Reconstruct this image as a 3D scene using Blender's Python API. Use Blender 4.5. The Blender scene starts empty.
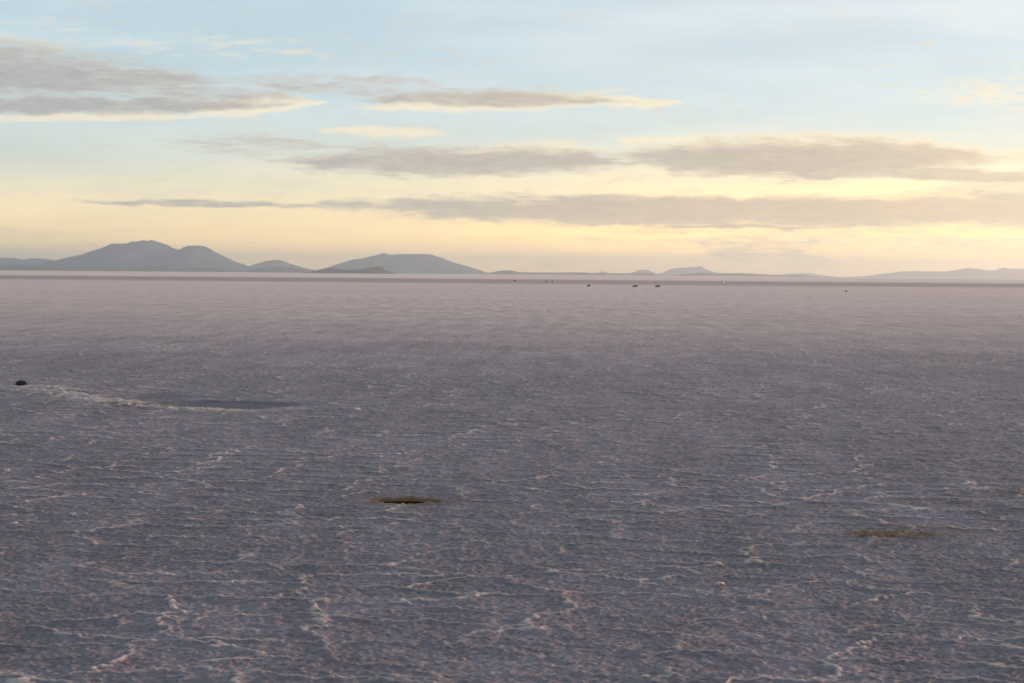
import bpy, bmesh, math, random
import numpy as np
from mathutils import Vector, Matrix, Quaternion

random.seed(4)
rng = np.random.default_rng(11)
R = math.radians
scene = bpy.context.scene
COL = scene.collection

# ------------------------------------------------------------------ camera
F = 2290.0                      # focal length in pixels of a 1024 px wide frame
CAM_H = 9.0                     # seen from a low rise
K = CAM_H / 6.0                 # size of the salt plates grows with it
QUICK = 1.0
SUN_EL, SUN_AZ = R(5.5), R(48.0)
HORIZON = 273.75
PITCH = math.atan((341.5 - HORIZON) / F)
ROLL = math.atan(8.5 / 1024)

cd = bpy.data.cameras.new("camera")
cam = bpy.data.objects.new("camera", cd)
COL.objects.link(cam)
cd.sensor_width = 36.0
cd.lens = 36.0 * F / 1024.0
cd.clip_start = 0.5
cd.clip_end = 400000.0
rot = Matrix.Rotation(R(90) - PITCH, 3, 'X') @ Matrix.Rotation(ROLL, 3, 'Z')
cam.matrix_world = Matrix.Translation((0, 0, CAM_H)) @ rot.to_4x4()
scene.camera = cam


def pdir(px, py):
    v = rot @ Vector(((px - 512.0) / F, (341.5 - py) / F, -1.0))
    return v.normalized()


def at(px, py, z=0.0):
    """the point of the level ground seen at this pixel of the photograph"""
    d = pdir(px, py)
    t = (z - CAM_H) / d.z
    return Vector((d.x * t, d.y * t, z))


def ag(px, py):
    return at(px, py) / K


def azel(px, py):
    d = pdir(px, py)
    return math.atan2(d.x, d.y), math.asin(d.z)


# ------------------------------------------------------------------ helpers
def tag(o, label=None, cat=None, group=None, kind=None):
    if label: o["label"] = label
    if cat: o["category"] = cat
    if group: o["group"] = group
    if kind: o["kind"] = kind
    return o


def link_mesh(name, me, mat=None, parent=None, loc=None):
    o = bpy.data.objects.new(name, me)
    COL.objects.link(o)
    if mat: me.materials.append(mat)
    if parent: o.parent = parent
    if loc is not None: o.location = loc
    return o


def from_bm(name, bm, mat=None, parent=None, loc=None, smooth=True):
    me = bpy.data.meshes.new(name)
    bm.to_mesh(me)
    bm.free()
    for p in me.polygons: p.use_smooth = smooth
    return link_mesh(name, me, mat, parent, loc)


def grid_mesh(name, X, Y, Z, attrs=None, wrap=False):
    nr, nc = X.shape
    me = bpy.data.meshes.new(name)
    co = np.stack([X, Y, Z], -1).reshape(-1, 3).astype(np.float32)
    i = np.arange(nr - 1)[:, None]
    ncq = nc if wrap else nc - 1
    j = np.arange(ncq)[None, :]
    j2 = (j + 1) % nc
    q = np.stack([i * nc + j, i * nc + j2, (i + 1) * nc + j2, (i + 1) * nc + j], -1).reshape(-1, 4)
    me.vertices.add(len(co))
    me.vertices.foreach_set("co", co.ravel())
    me.loops.add(q.size)
    me.loops.foreach_set("vertex_index", q.ravel().astype(np.int32))
    me.polygons.add(len(q))
    me.polygons.foreach_set("loop_start", np.arange(0, q.size, 4, dtype=np.int32))
    me.polygons.foreach_set("use_smooth", np.ones(len(q), dtype=bool))
    me.update(calc_edges=True)
    for k, v in (attrs or {}).items():
        a = me.attributes.new(k, 'FLOAT', 'POINT')
        a.data.foreach_set("value", v.reshape(-1).astype(np.float32))
    return me


# ---- numpy noise
def h2(ix, iy, s):
    n = (ix.astype(np.int64) * 374761393 + iy.astype(np.int64) * 668265263 + s * 1274126177) & 0xFFFFFFFF
    n = ((n ^ (n >> 13)) * 1274126177) & 0xFFFFFFFF
    n = ((n ^ (n >> 16)) * 2246822519) & 0xFFFFFFFF
    return ((n ^ (n >> 15)) & 0xFFFFFF).astype(np.float64) / 0xFFFFFF


def vnoise(x, y, s=0):
    ix, iy = np.floor(x), np.floor(y)
    fx, fy = x - ix, y - iy
    fx = fx * fx * fx * (fx * (fx * 6 - 15) + 10)
    fy = fy * fy * fy * (fy * (fy * 6 - 15) + 10)
    a, b = h2(ix, iy, s), h2(ix + 1, iy, s)
    c, d = h2(ix, iy + 1, s), h2(ix + 1, iy + 1, s)
    return (a + (b - a) * fx) * (1 - fy) + (c + (d - c) * fx) * fy      # 0..1


def fbm(x, y, s=0, o=4, g=0.5):
    t, a, w = 0, 1.0, 0
    for k in range(o):
        t = t + a * vnoise(x * 2 ** k + 17.3 * k, y * 2 ** k - 9.1 * k, s + k)
        w += a
        a *= g
    return t / w


def sstep(a, b, x):
    t = np.clip((x - a) / (b - a), 0, 1)
    return t * t * (3 - 2 * t)


def cell_edge(x, y, s):
    """distance to the nearest border of a jittered cell pattern, cell size 1"""
    ix, iy = np.floor(x), np.floor(y)
    best = np.full(x.shape, 9.0)
    bx = np.zeros(x.shape); by = np.zeros(x.shape)
    pts = []
    for dx in (-1, 0, 1):
        for dy in (-1, 0, 1):
            cx, cy = ix + dx, iy + dy
            px = cx + 0.08 + 0.84 * h2(cx, cy, s) - x
            py = cy + 0.08 + 0.84 * h2(cx, cy, s + 77) - y
            d = px * px + py * py
            m = d < best
            best = np.where(m, d, best); bx = np.where(m, px, bx); by = np.where(m, py, by)
            pts.append((px, py))
    e = np.full(x.shape, 9.0)
    for px, py in pts:
        ex, ey = px - bx, py - by
        l = np.sqrt(ex * ex + ey * ey)
        ok = l > 1e-6
        d = ((bx + px) * 0.5 * ex + (by + py) * 0.5 * ey) / np.where(ok, l, 1)
        e = np.where(ok, np.minimum(e, d), e)
    return e


# ------------------------------------------------------------------ node helpers
class NT:
    def __init__(self, tree):
        self.t = tree; self.n = tree.nodes; self.l = tree.links

    def new(self, typ, **kw):
        n = self.n.new(typ)
        for k, v in kw.items(): setattr(n, k, v)
        return n

    def put(self, sock, v):
        if hasattr(v, "is_output"): self.l.new(v, sock)
        elif v is not None: sock.default_value = v

    def math(self, op, a, b=None, c=None, clamp=False):
        n = self.new("ShaderNodeMath", operation=op, use_clamp=clamp)
        for i, v in enumerate((a, b, c)):
            if v is not None: self.put(n.inputs[i], v)
        return n.outputs[0]

    def maprange(self, v, a, b, c=0.0, d=1.0, smooth=True):
        n = self.new("ShaderNodeMapRange", interpolation_type='SMOOTHSTEP' if smooth else 'LINEAR')
        for i, x in enumerate((v, a, b, c, d)): self.put(n.inputs[i], x)
        return n.outputs[0]

    def mix(self, f, a, b, mode='MIX'):
        n = self.new("ShaderNodeMix", data_type='RGBA', blend_type=mode)
        self.put(n.inputs[0], f); self.put(n.inputs[6], a); self.put(n.inputs[7], b)
        return n.outputs[2]

    def noise(self, vec, scale, detail=3.0, rough=0.5, dist=0.0):
        n = self.new("ShaderNodeTexNoise")
        self.put(n.inputs["Vector"], vec); self.put(n.inputs["Scale"], scale)
        self.put(n.inputs["Detail"], detail); self.put(n.inputs["Roughness"], rough)
        self.put(n.inputs["Distortion"], dist)
        return n.outputs[0]

    def xyz(self, x, y, z=0.0):
        n = self.new("ShaderNodeCombineXYZ")
        for i, v in enumerate((x, y, z)): self.put(n.inputs[i], v)
        return n.outputs[0]

    def vscale(self, v, s):
        n = self.new("ShaderNodeVectorMath", operation='MULTIPLY')
        self.put(n.inputs[0], v); n.inputs[1].default_value = s
        return n.outputs[0]


def material(name, color=(0.5, 0.5, 0.5), rough=0.6, metal=0.0, spec=0.5):
    m = bpy.data.materials.new(name)
    m.use_nodes = True
    b = m.node_tree.nodes["Principled BSDF"]
    b.inputs["Base Color"].default_value = (*color, 1)
    b.inputs["Roughness"].default_value = rough
    b.inputs["Metallic"].default_value = metal
    b.inputs["Specular IOR Level"].default_value = spec
    return m, NT(m.node_tree), b


def mottled(name, c1, c2, scale, rough=0.6, bump=0.0, bscale=None, metal=0.0, spec=0.5, lo=0.35, hi=0.65):
    m, n, b = material(name, c1, rough, metal, spec)
    tc = n.new("ShaderNodeTexCoord").outputs["Object"]
    f = n.maprange(n.noise(tc, scale, 5.0, 0.6), lo, hi)
    n.l.new(n.mix(f, (*c1, 1), (*c2, 1)), b.inputs["Base Color"])
    if bump:
        bp = n.new("ShaderNodeBump")
        bp.inputs["Strength"].default_value = 1.0
        bp.inputs["Distance"].default_value = bump
        n.l.new(n.noise(tc, bscale or scale * 3, 5.0, 0.6), bp.inputs["Height"])
        n.l.new(bp.outputs[0], b.inputs["Normal"])
    return m


# ------------------------------------------------------------------ sky
world = bpy.data.worlds.new("World")
scene.world = world
world.use_nodes = True
w = NT(world.node_tree)
w.n.clear()
out = w.new("ShaderNodeOutputWorld")
bg = w.new("ShaderNodeBackground")
bg.inputs["Strength"].default_value = 0.14
w.l.new(bg.outputs[0], out.inputs[0])
sky = w.new("ShaderNodeTexSky")
sky.sky_type = 'NISHITA'
sky.sun_disc = False
sky.sun_elevation = SUN_EL
sky.sun_rotation = SUN_AZ
sky.altitude = 3600.0
sky.air_density = 1.0
sky.dust_density = 2.2
sky.ozone_density = 1.6

tc = w.new("ShaderNodeTexCoord").outputs["Generated"]
sp = w.new("ShaderNodeSeparateXYZ")
w.l.new(tc, sp.inputs[0])
# azimuth and elevation in units of 1/2290 rad
u0 = w.math('MULTIPLY', w.math('ARCTAN2', sp.outputs[0], sp.outputs[1]), F)
v0 = w.math('MULTIPLY', w.math('ARCSINE', sp.outputs[2]), F)


def uv_noise(su, sv, off, detail=4.0, rough=0.55, dist=0.0):
    vec = w.xyz(w.math('MULTIPLY', u0, 1.0 / su), w.math('MULTIPLY', v0, 1.0 / sv), off)
    return w.noise(vec, 1.0, detail, rough, dist)


# slow waviness of the cloud layers, then finer fraying
wv1 = w.math('SUBTRACT', uv_noise(150, 40, 3.1, 2.0), 0.5)
wv2 = w.math('SUBTRACT', uv_noise(34, 12, 8.7, 3.0), 0.5)
v1 = w.math('ADD', v0, w.math('ADD', w.math('MULTIPLY', wv1, 16.0), w.math('MULTIPLY', wv2, 9.0)))
u1 = w.math('ADD', u0, w.math('MULTIPLY', wv2, 40.0))
fray = uv_noise(60, 9, 1.3, 5.0, 0.62, 0.4)
fine = uv_noise(22, 5.5, 5.9, 4.0, 0.6, 0.3)

# one cloud lens as a node group
g = bpy.data.node_groups.new("cloud_lens", "ShaderNodeTree")
for nm in ("u", "v", "cx", "cy", "half_length", "up", "down", "slope", "amount"):
    g.interface.new_socket(nm, in_out='INPUT', socket_type='NodeSocketFloat')
g.interface.new_socket("density", in_out='OUTPUT', socket_type='NodeSocketFloat')
G = NT(g)
gi = G.new("NodeGroupInput").outputs
go = G.new("NodeGroupOutput")
du = G.math('SUBTRACT', gi["u"], gi["cx"])
xx = G.math('DIVIDE', du, gi["half_length"])
dv = G.math('SUBTRACT', G.math('SUBTRACT', gi["v"], gi["cy"]), G.math('MULTIPLY', du, gi["slope"]))
yy = G.math('MAXIMUM', G.math('DIVIDE', dv, gi["up"]), G.math('DIVIDE', G.math('MULTIPLY', dv, -1.0), gi["down"]))
rr = G.math('ADD', G.math('POWER', G.math('ABSOLUTE', xx), 2.4), yy)
dd = G.math('MULTIPLY', G.math('MULTIPLY', G.math('SUBTRACT', 1.0, rr), 1.5, clamp=True), gi["amount"])
G.l.new(dd, go.inputs[0])


def lens(x0, y0, x1, y1, up, down, amount):
    a0, e0 = azel(x0, y0)
    a1, e1 = azel(x1, y1)
    n = w.new("ShaderNodeGroup")
    n.node_tree = g
    w.l.new(u1, n.inputs["u"]); w.l.new(v1, n.inputs["v"])
    vals = dict(cx=(a0 + a1) / 2 * F, cy=(e0 + e1) / 2 * F, half_length=(a1 - a0) / 2 * F, up=up, down=down,
                slope=(e1 - e0) / (a1 - a0), amount=amount)
    for k, v in vals.items(): n.inputs[k].default_value = v
    return n.outputs[0]


def stack(specs):
    d = None
    for s in specs:
        o = lens(*s)
        d = o if d is None else w.math('SMOOTH_MAX', d, o, 0.15)
    return d


GREY = [  # axis end points, thickness above and below the axis, amount
    (-330, 60, 260, 88, 46, 26, 1.0),
    (-260, 102, 318, 107, 13, 10, 1.1),
    (60, 92, 335, 101, 15, 11, 0.75),
    (330, 98, 648, 102, 20, 10, 1.0),
    (190, 84, 480, 90, 24, 13, 0.6),
    (245, 163, 665, 164, 26, 20, 1.15),
    (130, 142, 380, 148, 13, 15, 0.55),
    (575, 155, 1030, 158, 22, 27, 1.2),
    (700, 172, 1200, 176, 11, 9, 1.0),
    (60, 198, 360, 206, 6, 5, 0.85),
    (230, 203, 1330, 213, 18, 27, 1.25),
    (820, 206, 1400, 216, 32, 28, 1.2),
    (645, 227, 850, 229, 4, 3, 1.0),
    (690, 250, 850, 266, 24, 15, 0.55),
]
BRIGHT = [
    (-300, 114, 300, 115, 8, 7, 1.0),
    (180, 114, 345, 101, 13, 11, 1.4),
    (325, 108, 700, 98, 20, 12, 1.1),
    (300, 131, 460, 133, 9, 9, 1.0),
    (430, 154, 610, 150, 18, 15, 1.0),
    (580, 149, 1050, 156, 28, 24, 1.1),
    (600, 141, 760, 144, 8, 6, 0.95),
    (970, 154, 1060, 158, 9, 8, 1.5),
    (500, 151, 600, 154, 8, 7, 1.4),
    (590, 107, 690, 99, 11, 9, 0.85),
    (940, 187, 1150, 190, 10, 9, 1.6),
    (900, 187, 1250, 187, 16, 15, 1.4),
    (-200, 188, 900, 190, 14, 12, 0.5),
    (-200, 30, 420, 52, 32, 28, 0.42),
    (500, 168, 900, 182, 16, 14, 0.7),
    (860, 90, 1500, 120, 60, 60, 0.6),
    (480, 236, 1500, 248, 14, 16, 0.6),
]
gd = stack(GREY)
bd = stack(BRIGHT)


def edge(d, k1, k2, lo, hi):
    e = w.math('ADD', d, w.math('ADD', w.math('MULTIPLY', w.math('SUBTRACT', fray, 0.5), k1),
                                w.math('MULTIPLY', w.math('SUBTRACT', fine, 0.5), k2)))
    gate = w.maprange(d, 0.0, 0.12)
    return w.math('MULTIPLY', w.maprange(e, lo, hi), gate), e


ga, ge = edge(gd, 1.25, 0.75, 0.05, 0.95)
ba, be = edge(bd, 1.35, 1.30, 0.22, 1.10)

# thin high veil that whitens the whole sky, a little uneven
veil = w.maprange(uv_noise(420, 60, 14.0, 4.0, 0.55), 0.35, 0.7, 0.45, 0.65)
veil = w.math('MULTIPLY', veil, w.maprange(v0, 330.0, 1300.0, 1.0, 0.50))
right = w.maprange(u0, -520.0, 620.0)                    # toward the hidden sun
low = w.maprange(v0, 0.0, 185.0, 1.0, 0.0)
low_col = w.mix(right, (11.4, 8.6, 4.8, 1), (18.0, 11.2, 1.8, 1))
veil_col = w.mix(low, w.mix(right, (6.0, 7.1, 7.4, 1), (7.6, 7.7, 7.4, 1)), low_col)
veil_col = w.mix(w.math('MULTIPLY', w.maprange(v0, -10.0, 120.0, 0.75, 0.0), w.maprange(u0, -560.0, 0.0, 0.60, 1.0)), veil_col, (29.0, 16.5, 3.4, 1))
base = w.mix(veil, sky.outputs[0], veil_col)

bright_col = w.mix(right, (7.2, 6.5, 5.0, 1), (8.2, 7.0, 4.6, 1))
grey_col = w.mix(right, (2.45, 2.36, 2.55, 1), (3.55, 2.85, 2.40, 1))
grey_col = w.mix(w.maprange(u0, 260.0, 600.0, 0.0, 0.8), grey_col, (5.6, 4.5, 3.1, 1))
thin = w.maprange(w.math('ADD', ge, w.math('MULTIPLY', w.math('SUBTRACT', fine, 0.5), 0.9)), 0.20, 1.55)
grey_shade = w.mix(w.math('MULTIPLY', thin, 0.8), w.mix(0.45, grey_col, bright_col), grey_col)

c1 = w.mix(w.math('MULTIPLY', ba, 0.85), base, bright_col)
c2 = w.mix(w.math('MULTIPLY', ga, 0.82), c1, grey_shade)
# the drawn clouds belong to this part of the sky only; the rest has plain broken layers
deck = w.math('MULTIPLY', w.maprange(uv_noise(700, 110, 22.0, 5.0, 0.55), 0.5, 0.68),
              w.maprange(v0, 330.0, 520.0, 0.0, 0.40))
c3 = w.mix(deck, c2, (3.0, 3.0, 3.3, 1))
w.l.new(c3, bg.inputs["Color"])

# ------------------------------------------------------------------ sun
sd = bpy.data.lights.new("sun", 'SUN')
sd.energy = 5.0
sd.angle = R(0.6)
sd.color = (1.0, 0.58, 0.36)
sun = bpy.data.objects.new("sun", sd)
COL.objects.link(sun)
S = Vector((math.sin(SUN_AZ) * math.cos(SUN_EL), math.cos(SUN_AZ) * math.cos(SUN_EL), math.sin(SUN_EL)))
sun.rotation_mode = 'QUATERNION'
sun.rotation_quaternion = S.to_track_quat('Z', 'Y')
sun.location = (0, 0, 50)

# ------------------------------------------------------------------ ground: one sheet of cracked salt
rad = list(np.geomspace(0.6, 29.0, 60))
r = 29.0
while r < 82000 / K:
    rad.append(r)
    if r < 62: st = 0.045 * QUICK
    elif r < 130: st = 0.045 + (r - 62) * 0.0031
    else: st = max(0.255, (r - 130) * 0.004 + 0.255, r * 0.0)
    st = min(st, r * 0.016) if r > 130 else st
    r += st
rad = np.array(rad)
dense = np.linspace(-R(16.5), R(16.5), int(1020 / QUICK))
side = []
a, st = R(16.5), R(0.05)
while a < R(178):
    st = min(st * 1.2, R(4)); a += st; side.append(a)
side = np.array([s for s in side if s < R(178.5)])
az = np.concatenate([-side[::-1], dense, side])
RR, AA = np.meshgrid(rad, az, indexing='ij')
GX, GY = RR * np.sin(AA), RR * np.cos(AA)


def terrain(x, y, r):
    z = np.zeros_like(x); ridge = np.zeros_like(x)
    near = r < 800
    xs, ys, rs = x[near], y[near], r[near]
    fade = 1 - sstep(180, 760, rs)
    # warped cell borders
    wx = (fbm(xs * 0.50, ys * 0.50, 5, 4, 0.6) - 0.5) * 1.6 + (vnoise(xs * 4.2, ys * 4.2, 35) - 0.5) * 0.22
    wy = (fbm(xs * 0.50, ys * 0.50, 25, 4, 0.6) - 0.5) * 1.6 + (vnoise(xs * 4.2, ys * 4.2, 45) - 0.5) * 0.22
    S1 = 2.25
    ca, sa = math.cos(R(9)), math.sin(R(9))
    qx, qy = xs + wx, ys + wy
    e1 = cell_edge((qx * ca - qy * sa) / (S1 * 1.3), (qx * sa + qy * ca) / (S1 * 0.85), 3) * S1
    S2 = 0.95
    e2 = cell_edge((xs + wx * 0.7 + 40) / S2, (ys + wy * 0.7) / S2, 9) * S2
    wid = 0.045 + 0.045 * vnoise(xs * 0.7, ys * 0.7, 51) ** 2
    jag = vnoise(xs * 2.2, ys * 2.2, 63)
    patch = sstep(0.34, 0.66, fbm(xs * 0.20, ys * 0.20, 61, 3))
    str1 = (0.58 + 0.42 * patch) * (0.55 + 0.45 * sstep(0.15, 0.75, jag))
    str2 = sstep(0.48, 0.78, fbm(xs * 0.4, ys * 0.4, 71, 3)) * sstep(0.2, 0.9, vnoise(xs * 2.3, ys * 2.3, 65))
    r1 = np.exp(-(e1 / wid) ** 2) * str1
    r2 = np.exp(-(e2 / 0.04) ** 2) * str2
    lump = fbm(xs * 1.9, ys * 1.9, 81, 4, 0.62)
    crumb = fbm(xs * 6.5, ys * 6.5, 91, 3, 0.65)
    grit = vnoise(xs * 14.0, ys * 11.0, 95)
    big = fbm(xs * 0.10, ys * 0.10, 101, 3) - 0.5
    hz = (lump - 0.5) * 0.070 + (crumb - 0.5) * 0.052 + (grit - 0.5) * 0.022 * (1 - sstep(50, 90, rs)) \
        + r1 * (0.026 + 0.016 * crumb) + r2 * 0.012 + big * 0.10
    # plates curl up slightly towards their borders
    hz = hz + 0.020 * np.exp(-(e1 / 0.30) ** 2) * (0.2 + str1)
    rim_lo = np.clip(r1 * (0.70 + 0.5 * crumb) + 0.55 * r2 * (0.3 + crumb), 0, 1)
    z[near] = hz * fade
    ridge[near] = rim_lo * (1 - sstep(230, 700, rs))
    return z, ridge


GZ, RID = terrain(GX, GY, RR)
STAIN = np.zeros_like(GX); BLUISH = np.zeros_like(GX); LIT_TAN = np.zeros_like(GX)
N1 = np.zeros_like(GX)
nm = RR < 420
N1[nm] = fbm(GX[nm] * 0.7, GY[nm] * 0.7, 131, 4, 0.6)
N2 = np.full_like(GX, 0.5)
N2[nm] = fbm(GX[nm] * 2.6, GY[nm] * 2.6, 141, 4, 0.6)


def blob(c, hx, hy, soft=0.6, k=1.2):
    d = np.sqrt(((GX - c.x) / hx) ** 2 + ((GY - c.y) / hy) ** 2) + (N1 - 0.5) * k
    return 1 - sstep(1 - soft, 1 + soft, d)


# brown seep stains
for px, py, hx, hy, am in ((893, 535, 1.15, 0.75, 0.72), (880, 537, 0.5, 0.4, 0.85), (945, 532, 1.1, 1.3, 0.30), (905, 530, 1.6, 0.5, 0.30),
                           (1015, 494, 1.3, 0.8, 0.42), (940, 500, 1.4, 1.0, 0.20), (690, 517, 0.7, 0.7, 0.22),
                           (402, 501, 1.3, 1.8, 0.35)):
    STAIN = np.maximum(STAIN, am * blob(ag(px, py), hx, hy, 0.7) * (0.35 + 1.1 * N2))
# shallow hole under the brown puddle
pc = ag(402, 500.2)
dp = np.sqrt(((GX - pc.x) / 0.95) ** 2 + ((GY - pc.y) / 0.95) ** 2) + (N1 - 0.5) * 0.7
hole = 1 - sstep(0.75, 1.1, dp)
GZ = GZ * (1 - 0.7 * hole) - 0.16 * hole
STAIN = np.maximum(STAIN, 1.0 * (1 - sstep(0.8, 1.35, dp)))
# bluish shallow basin with a low bank of lumpy salt on its left and near side
bc = ag(205, 404.5)
basin = blob(bc, 3.8, 3.4, 0.25, 0.9)
basin2 = blob(ag(125, 396.5), 3.6, 3.0, 0.4, 1.0) * 0.55
GZ = GZ * (1 - 0.75 * basin) - 0.075 * basin - 0.03 * basin2
BLUISH = np.maximum(basin, basin2)


def bank(pts, width, height):
    """a low ridge along a ground path"""
    m = np.zeros_like(GX)
    for p, q in zip(pts[:-1], pts[1:]):
        d = q - p
        L2 = d.x * d.x + d.y * d.y
        t = np.clip(((GX - p.x) * d.x + (GY - p.y) * d.y) / L2, 0, 1)
        dist = np.hypot(GX - p.x - t * d.x, GY - p.y - t * d.y)
        m = np.maximum(m, np.exp(-(dist / width) ** 2))
    return m


b1 = bank([ag(28, 388), ag(62, 392), ag(98, 400), ag(150, 407), ag(200, 410)], 1.7, 0)
b2 = bank([ag(195, 410.5), ag(245, 411.5), ag(292, 408)], 0.55, 0)
GZ = GZ + b1 * (0.04 + 0.26 * (N2 - 0.40)) + b2 * 0.035 * (0.5 + N1)
LIT_TAN = np.clip(b1 * sstep(0.40, 0.64, 0.6 * N2 + 0.4 * N1) * 1.15 + 0.25 * b2, 0, 1)  # patchy sunlight on the bank, painted as a tan tone

me = grid_mesh("ground", GX * K, GY * K, GZ * K, dict(ridge=RID, stain=np.clip(STAIN, 0, 1), bluish=BLUISH, tan=LIT_TAN))

gm, n, b = material("salt_crust", (0.4, 0.4, 0.42), 0.55)
geo = n.new("ShaderNodeNewGeometry").outputs["Position"]
sx = n.new("ShaderNodeSeparateXYZ"); n.l.new(geo, sx.inputs[0])
attr = lambda nm_: n.new("ShaderNodeAttribute", attribute_name=nm_).outputs["Fac"]
dist = n.math('SQRT', n.math('ADD', n.math('POWER', sx.outputs[0], 2.0), n.math('POWER', sx.outputs[1], 2.0)))
flat = n.xyz(sx.outputs[0], sx.outputs[1], 0.0)
mot = n.noise(flat, 0.30, 6.0, 0.70)
mot2 = n.noise(flat, 4.2, 5.0, 0.70)
mot3 = n.noise(flat, 0.030, 5.0, 0.6)
c = n.mix(n.maprange(mot, 0.34, 0.66), (0.256, 0.217, 0.254, 1), (0.385, 0.328, 0.370, 1))
c = n.mix(n.maprange(mot2, 0.38, 0.66), n.mix(0.55, c, (0.090, 0.074, 0.088, 1)), c)
c = n.mix(n.maprange(mot2, 0.58, 0.76), c, n.mix(0.28, c, (0.62, 0.53, 0.52, 1)))
c = n.mix(n.maprange(mot3, 0.38, 0.62), n.mix(0.25, c, (0.12, 0.11, 0.125, 1)), c)
# specks of clean salt further out where the cell borders are too small to show
speck = n.maprange(n.noise(n.xyz(n.math('MULTIPLY', sx.outputs[0], 0.35), n.math('MULTIPLY', sx.outputs[1], 0.12)), 1.0, 4.0, 0.7), 0.62, 0.74)
speck = n.math('MULTIPLY', speck, n.maprange(dist, 130.0, 360.0, 0.0, 0.5))
c = n.mix(speck, c, (0.66, 0.56, 0.52, 1))
c = n.mix(n.maprange(attr("ridge"), 0.10, 0.85, 0.0, 0.78), c, (0.68, 0.56, 0.51, 1))
# grazing light painted in: salt paler, pinker far out; darker strip crosses it
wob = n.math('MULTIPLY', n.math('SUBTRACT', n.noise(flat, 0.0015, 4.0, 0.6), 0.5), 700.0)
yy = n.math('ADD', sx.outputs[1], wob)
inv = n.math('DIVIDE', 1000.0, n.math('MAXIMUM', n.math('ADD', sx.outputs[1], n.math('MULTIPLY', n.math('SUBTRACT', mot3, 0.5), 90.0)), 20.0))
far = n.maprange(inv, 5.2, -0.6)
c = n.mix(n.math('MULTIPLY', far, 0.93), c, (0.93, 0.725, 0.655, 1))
grain = n.xyz(n.math('MULTIPLY', sx.outputs[0], 0.30), n.math('MULTIPLY', sx.outputs[1], 0.032))
streak = n.maprange(n.noise(grain, 1.0, 6.0, 0.72), 0.34, 0.66, 0.80, 1.12)
streak = n.math('MULTIPLY', streak, n.maprange(n.noise(flat, 0.0075, 5.0, 0.65), 0.36, 0.64, 0.95, 1.03))
c = n.mix(1.0, c, n.xyz(streak, streak, streak), 'MULTIPLY')
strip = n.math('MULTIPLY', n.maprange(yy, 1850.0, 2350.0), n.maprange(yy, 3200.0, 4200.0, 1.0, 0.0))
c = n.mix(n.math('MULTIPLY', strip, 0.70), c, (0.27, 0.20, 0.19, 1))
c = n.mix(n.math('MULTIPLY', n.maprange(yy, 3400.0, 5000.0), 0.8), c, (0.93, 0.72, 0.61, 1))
c = n.mix(n.math('MULTIPLY', attr("bluish"), 0.85), c, (0.10, 0.105, 0.135, 1))  # basin coloured darker and bluer than the salt around
c = n.mix(n.math('MULTIPLY', attr("tan"), 0.9), c, (0.66, 0.53, 0.46, 1))  # sunlit look of the bank put into its colour
c = n.mix(attr("stain"), c, (0.190, 0.098, 0.020, 1))
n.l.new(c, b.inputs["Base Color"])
n.l.new(n.maprange(attr("bluish"), 0.0, 1.0, 0.62, 0.66), b.inputs["Roughness"])
n.l.new(n.math('MULTIPLY', n.maprange(attr("stain"), 0.0, 0.9, 0.45, 0.03), n.maprange(attr("bluish"), 0.0, 1.0, 1.0, 0.35)), b.inputs["Specular IOR Level"])
bp = n.new("ShaderNodeBump")
bp.inputs["Distance"].default_value = 0.06
hb = n.math('ADD', n.math('MULTIPLY', n.noise(flat, 16.0, 5.0, 0.7), 0.55), n.noise(flat, 3.2, 5.0, 0.7))
n.l.new(hb, bp.inputs["Height"])
bp.inputs["Strength"].default_value = 0.9
bp2 = n.new("ShaderNodeBump")
bp2.inputs["Distance"].default_value = 0.16
n.l.new(n.noise(flat, 0.5, 4.0, 0.65), bp2.inputs["Height"])
n.l.new(n.maprange(dist, 130.0, 400.0, 0.0, 0.8), bp2.inputs["Strength"])
n.l.new(bp.outputs[0], bp2.inputs["Normal"])
n.l.new(bp2.outputs[0], b.inputs["Normal"])
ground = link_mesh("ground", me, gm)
tag(ground, "pale cracked salt flat reaching level to the mountains", "salt flat", kind="structure")

# ------------------------------------------------------------------ brown puddle
bm = bmesh.new()
ring = []
for k in range(64):
    t = k / 64 * 2 * math.pi
    rr_ = 0.98 * K * (1 + 0.10 * math.sin(3 * t + 1) + 0.06 * math.sin(7 * t))
    ring.append(bm.verts.new((rr_ * math.cos(t), rr_ * math.sin(t), 0)))
bm.faces.new(ring)
low_ = [bm.verts.new((v.co.x * 0.8, v.co.y * 0.8, -0.08)) for v in ring]
for k in range(64):
    bm.faces.new((ring[(k + 1) % 64], ring[k], low_[k], low_[(k + 1) % 64]))
bm.faces.new(low_[::-1])
mud = mottled("muddy_water", (0.012, 0.006, 0.002), (0.062, 0.032, 0.008), 2.2, rough=0.9, bump=0.05, bscale=5.0, spec=0.0)
pud = from_bm("puddle", bm, mud, loc=(pc.x * K, pc.y * K, -0.10 * K), smooth=False)
tag(pud, "small round pool of dark brown muddy water sunk in the salt", "puddle", kind="structure")


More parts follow.
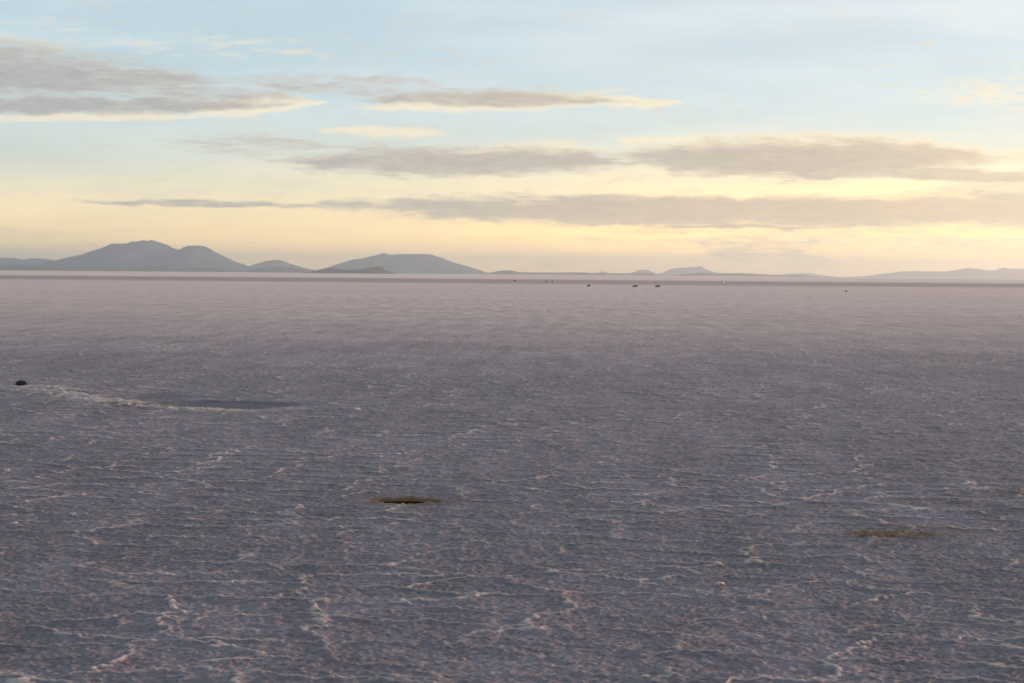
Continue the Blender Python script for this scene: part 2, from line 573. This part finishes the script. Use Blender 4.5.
# ------------------------------------------------------------------ mountains and low hills
def mountain(name, pts, D, depth, label, mat, seed, rough=0.10, nx=260, ny=70):
    """pts: photo points of the skyline; D: distance of the crest; depth: half depth of the massif"""
    dirs = [pdir(px, py) for px, py in pts]
    xs = np.array([d.x / d.y * D for d in dirs])
    zs = np.array([d.z / d.y * D + CAM_H for d in dirs])
    x = np.linspace(xs[0], xs[-1], nx)
    prof = np.interp(x, xs, zs)
    t = np.linspace(-1, 1, ny)
    T, X = np.meshgrid(t, x, indexing='ij')
    P = np.broadcast_to(prof, X.shape)
    w_ = max(xs[-1] - xs[0], 1)
    sc = 9.0 / w_
    # the flanks: long concave aprons, broken by spurs and gullies that fade at the crest
    bend = (fbm(X * sc + seed, T * 1.5, seed, 3) - 0.5) * 0.35
    tt = np.clip(np.abs(T + bend * (1 - np.abs(T))), 0, 1)
    fall = (1 - tt) ** 1.25
    gul = np.abs(fbm(X * sc * 3.5, T * 1.2 + seed, seed + 9, 5, 0.55) - 0.5) * 2
    Zm = P * fall * (1 - (0.25 * gul) * np.minimum(1, tt * 2.2) * (1 - tt * 0.4))
    Zm = Zm + P * rough * 0.25 * (fbm(X * sc * 14, T * 9, seed + 19, 3, 0.6) - 0.5) * np.minimum(1, 0.3 + tt)
    Zm = Zm - 6.0 * (np.abs(T) > 0.98)
    me = grid_mesh(name, X, D + T * depth, Zm)
    o = link_mesh(name, me, mat)
    return tag(o, label, "mountain" if name == "mountain" else "hill", kind="structure")


rock_m = mottled("mountain_rock", (0.06, 0.105, 0.165), (0.08, 0.125, 0.185), 0.0012, rough=0.95, spec=0.1)  # blue of the distant haze partly put into the rock colour
scrub_m = mottled("hill_scrub", (0.06, 0.055, 0.045), (0.10, 0.09, 0.072), 0.004, rough=0.95, spec=0.1)

mountain("mountain", [(30, 270), (48, 265), (70, 259), (80, 254.5), (92, 249), (104, 245.2), (111, 243.4), (118, 243.3), (126, 243.2),
                      (133, 241.6), (143, 241.2), (146, 239.7), (149, 240.6), (152, 239.6), (156, 241), (163, 243.5), (170, 247), (177, 249.4), (184, 247.6), (193, 245.6),
                      (201, 245.2), (208, 247.5), (216, 251.5), (226, 257), (236, 261.5), (246, 265.2), (256, 268.5), (268, 271.6)],
         36000, 5500, "largest blue-grey mountain with a broad main top and a lower second top", rock_m, 3)
mountain("mountain", [(300, 272.2), (322, 269.5), (335, 264.6), (345, 261.5), (355, 259.3), (366, 258), (375, 255.5), (384, 252.8), (391, 254.6), (399, 254),
                      (410, 253.7), (420, 254.0), (430, 254.1), (440, 257), (452, 261.5), (464, 265.2), (476, 268.8), (486, 272.2), (494, 273.6)],
         38000, 5000, "long flat-topped grey mountain with a small knob on its crest", rock_m, 7)
mountain("mountain", [(-140, 267), (-100, 262), (-60, 258), (-30, 260.5), (-10, 257.5), (6, 257.4), (14, 258.6), (20, 259.6), (28, 257.9), (38, 258.3), (46, 258.8), (56, 260.4), (70, 259.8), (88, 263), (110, 269), (125, 270.5)],
         44000, 4500, "low blue-grey range running out of the left edge behind the largest mountain", rock_m, 13)
mountain("mountain", [(236, 271.8), (250, 267), (258, 263.2), (266, 260.6), (274, 259.6), (282, 260.2), (290, 263.5), (300, 267), (314, 270), (330, 272.4)],
         40000, 2600, "small rounded grey mountain between the two large ones", rock_m, 17)
mountain("mountain", [(594, 274.4), (599, 272.2), (603, 271), (607, 272.2), (612, 274.5)], 56000, 1200, "tiny lone pale hump on the far skyline", rock_m, 21, nx=60, ny=40)
mountain("mountain", [(628, 274.8), (634, 271.6), (640, 269.6), (646, 269.6), (652, 271.6), (660, 274.9)], 56000, 1800, "small pale peak beside the flat-topped pale mountain", rock_m, 23, nx=90, ny=40)
mountain("mountain", [(656, 274.9), (664, 272), (671, 268.5), (678, 267.8), (688, 267.4), (698, 266.3), (702, 266.2), (706, 269), (714, 272), (724, 274.6), (732, 275.6)],
         56000, 2500, "pale flat-topped mountain with a steep right end", rock_m, 27, nx=120, ny=40)
mountain("mountain", [(770, 276.3), (785, 273.8), (796, 272.9), (808, 272.8), (820, 274.4), (832, 276.6)], 68000, 1800, "faintest pale mountain, almost lost in the haze", rock_m, 31, nx=90, ny=40)
mountain("mountain", [(850, 277.4), (872, 275.4), (886, 273.6), (900, 271.6), (914, 271), (930, 271.4), (944, 271.4), (956, 269.2), (966, 268), (974, 268.6),
                      (986, 270.4), (994, 269.8), (1001, 267.6), (1010, 268.6), (1030, 268.8), (1055, 266.5), (1090, 270), (1130, 272), (1180, 279.6)],
         52000, 3500, "long low cream-coloured range at the right edge", rock_m, 37)
# nearer dark islands and low shores in front
mountain("hill", [(-60, 269), (-30, 266), (0, 265.6), (20, 264.8), (38, 265.6), (60, 267), (85, 267.4), (110, 268.2), (132, 270.8)],
         30000, 1300, "low dark hill line along the foot of the leftmost range", scrub_m, 41, nx=160, ny=40)
mountain("hill", [(118, 270.6), (134, 268.4), (150, 266.8), (168, 266), (190, 266.6), (208, 267.2), (226, 268.4), (244, 271.4)],
         31000, 1300, "low dark hill line along the foot of the largest mountain", scrub_m, 43, nx=140, ny=40)
mountain("hill", [(244, 271.6), (258, 268.2), (274, 266.9), (288, 267.3), (300, 269.2), (312, 272.2)], 31000, 1200, "low dark rise in front of the small rounded mountain", scrub_m, 47, nx=90, ny=40)
mountain("hill", [(308, 272.3), (322, 269.4), (332, 267.9), (340, 269), (352, 270), (364, 268.4), (372, 266.9), (378, 266.2), (382, 266.9), (386, 269.6), (392, 272.7)],
         21000, 1000, "dark double-humped island hill before the flat-topped grey mountain", scrub_m, 53, nx=120, ny=40)
mountain("hill", [(484, 273.8), (496, 271.4), (504, 270.2), (512, 270.4), (518, 272), (534, 272.4), (556, 272.5), (576, 272.2), (600, 273.2), (628, 273.2), (646, 272.8), (660, 275.2)],
         34000, 1300, "thin dark shoreline hill between the two groups of mountains", scrub_m, 57, nx=180, ny=40)
mountain("hill", [(672, 275.4), (688, 273.6), (704, 272.4), (722, 273.2), (742, 273), (770, 274.6), (800, 275), (834, 276.9)],
         34000, 1300, "thin dark hill line at the foot of the pale flat-topped mountain", scrub_m, 59, nx=150, ny=40)

# ------------------------------------------------------------------ far vehicles
paint_dark = mottled("dark_car_paint", (0.13, 0.10, 0.095), (0.17, 0.13, 0.12), 2.0, rough=0.45, spec=0.4)
paint_maroon = mottled("maroon_car_paint", (0.17, 0.085, 0.07), (0.22, 0.12, 0.10), 2.0, rough=0.45, spec=0.4)
glass_m = mottled("car_glass", (0.02, 0.022, 0.025), (0.05, 0.05, 0.05), 2.0, rough=0.6)
tyre_m = mottled("tyre_rubber", (0.02, 0.02, 0.02), (0.04, 0.037, 0.034), 8.0, rough=0.9, spec=0.2)
rim_m = mottled("wheel_metal", (0.30, 0.30, 0.30), (0.4, 0.39, 0.38), 6.0, rough=0.4, metal=0.8)
lamp_m = mottled("lamp_plastic", (0.35, 0.34, 0.32), (0.45, 0.44, 0.42), 6.0, rough=0.3)


def prism(profile, y0, y1, bevel=0.05, taper=None):
    """side profile (x, z) extruded across y; taper narrows vertices above a height"""
    bm = bmesh.new()
    A = [bm.verts.new((x, y0, z)) for x, z in profile]
    B = [bm.verts.new((x, y1, z)) for x, z in profile]
    k = len(A)
    bm.faces.new(A); bm.faces.new(B[::-1])
    for i in range(k): bm.faces.new((A[i], B[i], B[(i + 1) % k], A[(i + 1) % k]))
    if taper:
        z0, z1, f = taper
        for v in bm.verts:
            if v.co.z > z0: v.co.y *= 1 - (1 - f) * (v.co.z - z0) / (z1 - z0)
    bmesh.ops.recalc_face_normals(bm, faces=bm.faces)
    if bevel: bmesh.ops.bevel(bm, geom=list(bm.edges), offset=bevel, segments=2, affect='EDGES', clamp_overlap=True)
    return bm


def disc(rad_, half, y):
    bm = bmesh.new()
    bmesh.ops.create_cone(bm, cap_ends=True, segments=24, radius1=rad_, radius2=rad_, depth=half * 2)
    bmesh.ops.rotate(bm, verts=bm.verts, matrix=Matrix.Rotation(R(90), 3, 'X'))
    bmesh.ops.translate(bm, verts=bm.verts, vec=(0, y, 0))
    bmesh.ops.bevel(bm, geom=[e for e in bm.edges if len(e.link_faces) == 2 and e.calc_face_angle() > 1], offset=half * 0.3, segments=2, affect='EDGES')
    return bm


def make_vehicle(mat):
    root = bpy.data.objects.new("off_road_vehicle", None)
    COL.objects.link(root)
    body = [(-2.35, 0.45), (-1.95, 0.40), (-1.85, 0.78), (-1.1, 0.78), (-1.0, 0.40), (0.95, 0.40), (1.05, 0.78), (1.80, 0.78), (1.90, 0.40), (2.35, 0.48),
            (2.38, 0.95), (2.25, 1.10), (1.05, 1.20), (-2.30, 1.22), (-2.38, 0.9)]
    from_bm("body", prism(body, -0.9, 0.9, 0.04), mat, root, smooth=False)
    cab = [(-2.25, 1.20), (1.05, 1.18), (0.42, 1.82), (0.2, 1.88), (-1.95, 1.88), (-2.15, 1.80)]
    from_bm("cabin", prism(cab, -0.86, 0.86, 0.04, taper=(1.2, 1.88, 0.84)), mat, root, smooth=False)
    from_bm("windscreen", prism([(1.0, 1.24), (1.03, 1.24), (0.47, 1.80), (0.44, 1.80)], -0.7, 0.7, 0, taper=(1.24, 1.8, 0.88)), glass_m, root, smooth=False)
    for s in (-1, 1):
        for x0, x1, x2, x3 in ((-2.05, -1.2, -1.2, -1.95), (-1.1, -0.3, -0.3, -1.1), (-0.2, 0.75, 0.32, -0.2)):
            bm = prism([(x0, 1.30), (x1, 1.30), (x2, 1.74), (x3, 1.74)], 0.0, 0.03, 0)
            for v in bm.verts:
                v.co.y = s * ((0.86 - 0.138 * (v.co.z - 1.2) / 0.68 + 0.012) - v.co.y)
            bmesh.ops.recalc_face_normals(bm, faces=bm.faces)
            from_bm("window", bm, glass_m, root, smooth=False)
        from_bm("headlight", prism([(2.34, 0.78), (2.41, 0.78), (2.40, 0.95), (2.34, 0.95)], s * 0.55, s * 0.82, 0.01), lamp_m, root, smooth=False)
        for x in (-1.48, 1.42):
            wh = from_bm("wheel", disc(0.40, 0.13, 0), tyre_m, root, loc=(x, s * 0.78, 0.40))
            from_bm("rim", disc(0.23, 0.03, s * 0.12), rim_m, wh)
    from_bm("spare_wheel", disc(0.36, 0.1, 0), tyre_m, root, loc=(-2.47, 0.1, 0.98)).rotation_euler.z = R(90)
    rack = bmesh.new()
    for y in (-0.6, 0.6): bmesh.ops.create_cube(rack, size=1, matrix=Matrix.Translation((-0.9, y, 1.98)) @ Matrix.Diagonal((2.0, 0.04, 0.04, 1)))
    for x in (-1.8, -0.9, 0.0): bmesh.ops.create_cube(rack, size=1, matrix=Matrix.Translation((x, 0, 1.935)) @ Matrix.Diagonal((0.04, 1.25, 0.045, 1)))
    from_bm("roof_rack", rack, tyre_m, root, smooth=False)
    return root


def copy_tree(o, parent=None, swap=None):
    c_ = o.copy()
    COL.objects.link(c_)
    if parent: c_.parent = parent
    for ch in o.children: copy_tree(ch, c_)
    return c_


protos = {"dark": make_vehicle(paint_dark), "maroon": make_vehicle(paint_maroon)}
used = set()
cars = [  # px, py of the ground contact, heading, paint, label
    (515, 281.4, 4, "dark", "darkest far vehicle, broadside in the dark strip, left of the pair"),
    (546, 282.0, 95, "dark", "left one of two tiny vehicles close together in the dark strip"),
    (552.5, 282.0, 80, "dark", "right one of two tiny vehicles close together in the dark strip"),
    (588.5, 286.7, 100, "maroon", "lone tiny vehicle just in front of the dark strip, right of the pair"),
    (634.5, 287.2, 176, "maroon", "reddish far vehicle seen broadside, left of a darker one in front of the strip"),
    (657.5, 287.2, 140, "dark", "dark far vehicle just right of the reddish one in front of the strip"),
    (723, 283.2, 60, "dark", "rightmost tiny vehicle, alone inside the dark strip"),
]
for px, py, hd, kind_, lab in cars:
    o = protos[kind_] if kind_ not in used else copy_tree(protos[kind_])
    used.add(kind_)
    p = at(px, py)
    o.location = (p.x, p.y, 0.02)
    o.scale = (0.86, 0.86, 0.80)
    o.rotation_euler.z = R(hd)
    tag(o, lab, "vehicle", "vehicles far out on the salt flat")


# ------------------------------------------------------------------ rocks and loose salt
def lump_mesh(sx_, sy_, sz_, seed, jag=0.35):
    bm = bmesh.new()
    bmesh.ops.create_icosphere(bm, subdivisions=4, radius=1)
    rs = np.random.default_rng(seed)
    o1, o2, o3 = rs.uniform(0, 50, 3)
    P = np.array([v.co[:] for v in bm.verts])
    nz = fbm(P[:, 0] * 1.6 + o1 + P[:, 2], P[:, 1] * 1.6 + o2 - P[:, 2], seed, 4, 0.55) - 0.5
    nz2 = np.abs(fbm(P[:, 0] * 2.2 + o3, P[:, 2] * 2.2 + P[:, 1] * 1.7, seed + 5, 3, 0.5) - 0.5)
    for v, a_, b_ in zip(bm.verts, nz, nz2):
        v.co *= 1 + jag * 1.6 * a_ - jag * b_
        v.co.x *= sx_; v.co.y *= sy_; v.co.z = v.co.z * sz_ + sz_ * 0.55
    return bm


basalt = mottled("dark_rock", (0.018, 0.017, 0.018), (0.05, 0.045, 0.043), 5.0, rough=0.95, bump=0.05, bscale=9, spec=0.15)
salt_m = mottled("loose_salt", (0.74, 0.69, 0.64), (0.82, 0.78, 0.74), 6.0, rough=0.7, bump=0.03, bscale=14)
tan_m = mottled("stained_salt", (0.72, 0.55, 0.44), (0.80, 0.68, 0.58), 6.0, rough=0.7, bump=0.03, bscale=14)

p = at(21, 387.3)
o = from_bm("rock", lump_mesh(0.46, 0.42, 0.34, 5), basalt, loc=(p.x, p.y, 0.0))
tag(o, "dark rock sitting at the far end of the low salt bank painted as sunlit", "rock")
p = at(846, 291.6)
o = from_bm("rock", lump_mesh(0.8, 0.7, 0.42, 8), basalt, loc=(p.x, p.y, 0.0))
tag(o, "low dark rock alone far out on the salt, right of every vehicle", "rock")

chunks = [
    (828, 350.3, 0.17, salt_m, "bright white salt chunk lying alone in the middle distance"),
    (957.5, 379, 0.16, salt_m, "pale salt chunk left of the orange-tinted one"),
    (1014, 399, 0.17, tan_m, "orange-tinted salt chunk near the right edge"),
    (357, 410.5, 0.16, salt_m, "small white salt chunk level with the near edge of the bluish basin"),
    (1020, 317, 0.30, salt_m, "most distant white salt chunk, close to the right edge"),
    (1013, 365, 0.17, salt_m, "white salt chunk behind the orange-tinted one"),
    (720, 585.5, 0.10, tan_m, "tan salt chunk in the foreground right of the dark brown pool"),
    (645, 678, 0.075, tan_m, "nearest salt chunk, small and pinkish tan, by the lower edge"),
]
for k, (px, py, s, mt, lab) in enumerate(chunks):
    p = at(px, py)
    o = from_bm("salt_chunk", lump_mesh(s * 0.95 * K, s * 0.8 * K, s * 0.40 * K, 30 + k, 0.75), mt, loc=(p.x, p.y, 0.02))
    o.rotation_euler.z = k * 1.3
    tag(o, lab, "salt chunk", "loose chunks of salt on the flat")

# ------------------------------------------------------------------ air
bm = bmesh.new()
HB = 84000.0
bmesh.ops.create_cube(bm, size=1, matrix=Matrix.Translation((0, 0, 298)) @ Matrix.Diagonal((2 * HB, 2 * HB, 604, 1)))
hz = bpy.data.materials.new("air")
hz.use_nodes = True
hn = hz.node_tree
hn.nodes.clear()
ho = hn.nodes.new("ShaderNodeOutputMaterial")
hv = hn.nodes.new("ShaderNodeVolumePrincipled")
hv.inputs["Color"].default_value = (0.70, 0.87, 1.0, 1)
hv.inputs["Density"].default_value = 2.8e-5
hv.inputs["Anisotropy"].default_value = 0.62
hn.links.new(hv.outputs[0], ho.inputs["Volume"])
haze = from_bm("haze", bm, hz, smooth=False)
tag(haze, "thin evening haze over the whole flat", "haze", kind="stuff")

# ------------------------------------------------------------------ render settings
scene.view_settings.view_transform = 'Standard'
scene.view_settings.look = 'None'
scene.view_settings.gamma = 1.0
scene.view_settings.exposure = 0.0
scene.view_settings.use_curve_mapping = False
scene.cycles.volume_bounces = 0
scene.cycles.max_bounces = 2
scene.cycles.diffuse_bounces = 1
scene.cycles.glossy_bounces = 1
scene.cycles.use_adaptive_sampling = True
scene.cycles.adaptive_threshold = 0.02
world.cycles.sampling_method = 'MANUAL'
world.cycles.sample_map_resolution = 512
scene.cycles.use_denoising = True
scene.render.film_transparent = False
